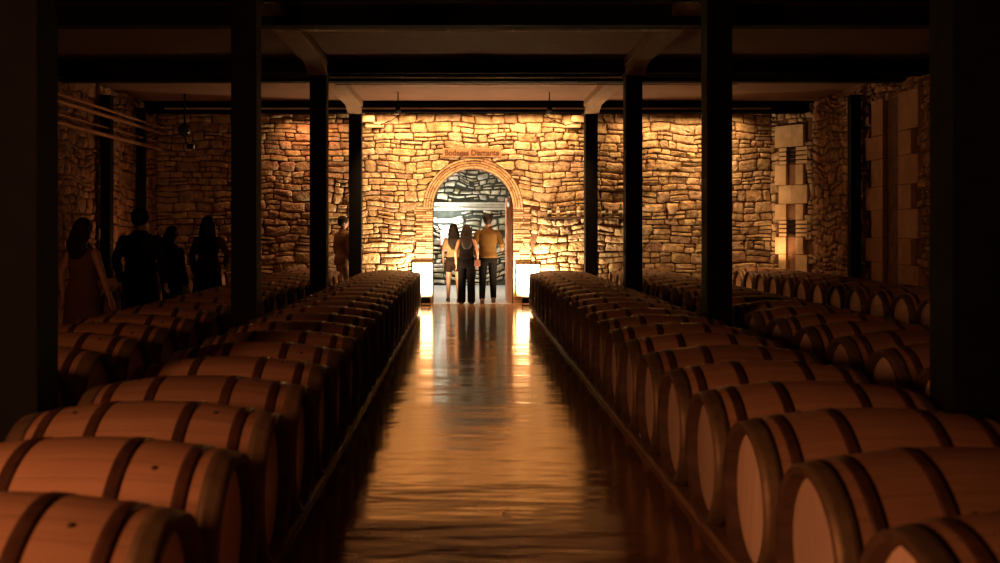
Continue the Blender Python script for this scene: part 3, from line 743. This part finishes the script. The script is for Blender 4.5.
    for sd in (1, -1):
        e, w_ = Vector(A_[sd][0]), Vector(A_[sd][1])
        if sleeves == 'long': limb(t, [sh_[sd], e, e.lerp(w_, .95)], [.060,.052,.042])
        elif sleeves == 'rolled': limb(t, [sh_[sd], e, e.lerp(w_, .25)], [.062,.058,.056])
        elif sleeves == 'short': limb(t, [sh_[sd], sh_[sd].lerp(e, .6)], [.064,.060])
    o = t.build('coat' if coat else 'shirt', tm_, R, True); voxel(o, .013, 2)
    # ---- hair
    hm = noisemat('hair', tuple(q*.6 for q in hair), hair, 20, (8,8,1), spec=.15, rough=.6, bump=.5, bscale=30, dist=.004)
    h = MB(); h.ellip(hp_((0,.018,.030)), (.095,.104,.106), Rz, 22, 14)
    if hairlen > 0:
        n = 8; zt = 1.66; pth = []
        for i in range(n+1):
            q = i/n; z = zt-hairlen*q
            yy = .03+.045*min(1,q*2)+(.02 if q > .4 else 0); a_ = .092+.045*sin(pi*min(1,q*.9)) - (.045*max(0,q-.75)/.25)
            pth.append(((0,yy,z), a_, .062-.02*q))
        v0 = len(h.v); rings(h, pth[::-1], 26)
        for i in range(v0, len(h.v)):
            v = h.v[i]; a_ = math.atan2(v.y-.06, v.x); v.x *= 1+.05*sin(a_*7+v.z*6)
    else: h.ellip(hp_((0,.045,-.025)), (.078,.062,.06), Rz, 16, 10)
    # keep the face clear
    o = h.build('hair', hm, R, True); voxel(o, .010, 2)
    return R
PI = pi
# three walking away through the arch: camera side shows their backs, so they face +Y (rotation pi)
def flipx(d): return d
p1 = person((-.225,19.62,0), PI+.12, 1.52, 'woman with long dark hair, pale top and dark shorts, leftmost in the doorway', female=True, hairlen=.50, style='shorts', top_col=(.21,.12,.06), bot_col=(.016,.008,.006), sleeves='short', step=(.12,-.12), shoe_col=(.10,.05,.03), hair=(.009,.004,.002), tuck=True)
p2 = person((.03,19.06,0), PI, 1.50, 'woman in black with long brown hair and shoulder bag, middle of the doorway', female=True, hairlen=.46, style='wide', top_col=(.005,.003,.003), bot_col=(.004,.003,.003), sleeves='none', step=(.05,-.05), hair=(.012,.005,.003), tuck=True)
p3 = person((.44,19.30,0), PI-.05, 1.71, 'man in ochre shirt and dark trousers walking through the arched doorway', hairlen=0, style='trousers', top_col=(.085,.042,.013), bot_col=(.005,.004,.004), bulk=1.0, sleeves='rolled', step=(-.16,.16), hair=(.011,.005,.003), shoe_col=(.12,.05,.025),
     arms={-1: ((-.27,.05,1.14),(-.28,-.16,1.02)), 1: ((.26,.03,1.12),(.23,-.04,.87))})
# shoulder bag hanging at the middle woman's side
bg = tag(empty('shoulder_bag', (.235,19.0,.72)), 'small reddish brown shoulder bag worn by the woman in black', 'bag')
M['leather'] = noisemat('leather', (.16,.05,.03), (.22,.08,.045), 12, rough=.45, bump=.1)
MB().box(-.055,.055,-.035,.035,0,.12,.012).build('pouch', M['leather'], bg)
MB().tube([(.0,-.0,.12),(-.03,-.04,.35),(-.10,-.05,.52),(-.16,.0,.56)], .006, 6).build('strap', M['leather'], bg)
MB().box(-.055,.055,-.04,-.034,.055,.12,.003).build('flap', M['leather'], bg)
# the group behind the west rows
person((-3.63,9.5,0), PI-.35, 1.53, 'woman with long hair and rust dress standing behind the left barrels', female=True, hairlen=.36, style='skirt', top_col=(.10,.045,.02), bot_col=(.09,.04,.018), sleeves='none', hair=(.012,.005,.003), headturn=.2,
     arms={1: ((.27,.02,1.14),(.29,-.03,.90)), -1: ((-.27,.02,1.14),(-.30,-.05,.90))})
person((-3.67,11.3,0), PI-.2, 1.66, 'broad man in black jacket standing between the two long haired women', hairlen=0, top_col=(.012,.008,.007), bot_col=(.01,.008,.008), coat=True, hair=(.008,.005,.004), bulk=1.13)
person((-3.72,12.7,0), PI-.5, 1.46, 'shorter dark haired woman in black beside the broad man', female=True, hairlen=.25, top_col=(.014,.008,.006), bot_col=(.01,.008,.008), hair=(.010,.006,.004))
person((-3.66,14.25,0), PI+.1, 1.61, 'woman in brown blouse and black skirt nearest the second left post', female=True, hairlen=.50, style='skirt', top_col=(.10,.045,.022), bot_col=(.008,.006,.006), hair=(.010,.005,.004),
     arms={-1: ((-.29,.03,1.16),(-.24,-.12,1.0)), 1: ((.24,.03,1.13),(.22,-.05,.88))})
person((-2.29,18.76,0), PI*.72, 1.66, 'person in long tan coat looking toward the arch, framed between two left posts', hairlen=0, bulk=1.08, top_col=(.22,.125,.065), bot_col=(.36,.22,.12), coat=True, hair=(.012,.006,.004), headturn=-.3, arms={1: ((.215,.03,1.13),(.19,-.03,.88)), -1: ((-.215,.03,1.13),(-.19,-.03,.88))})
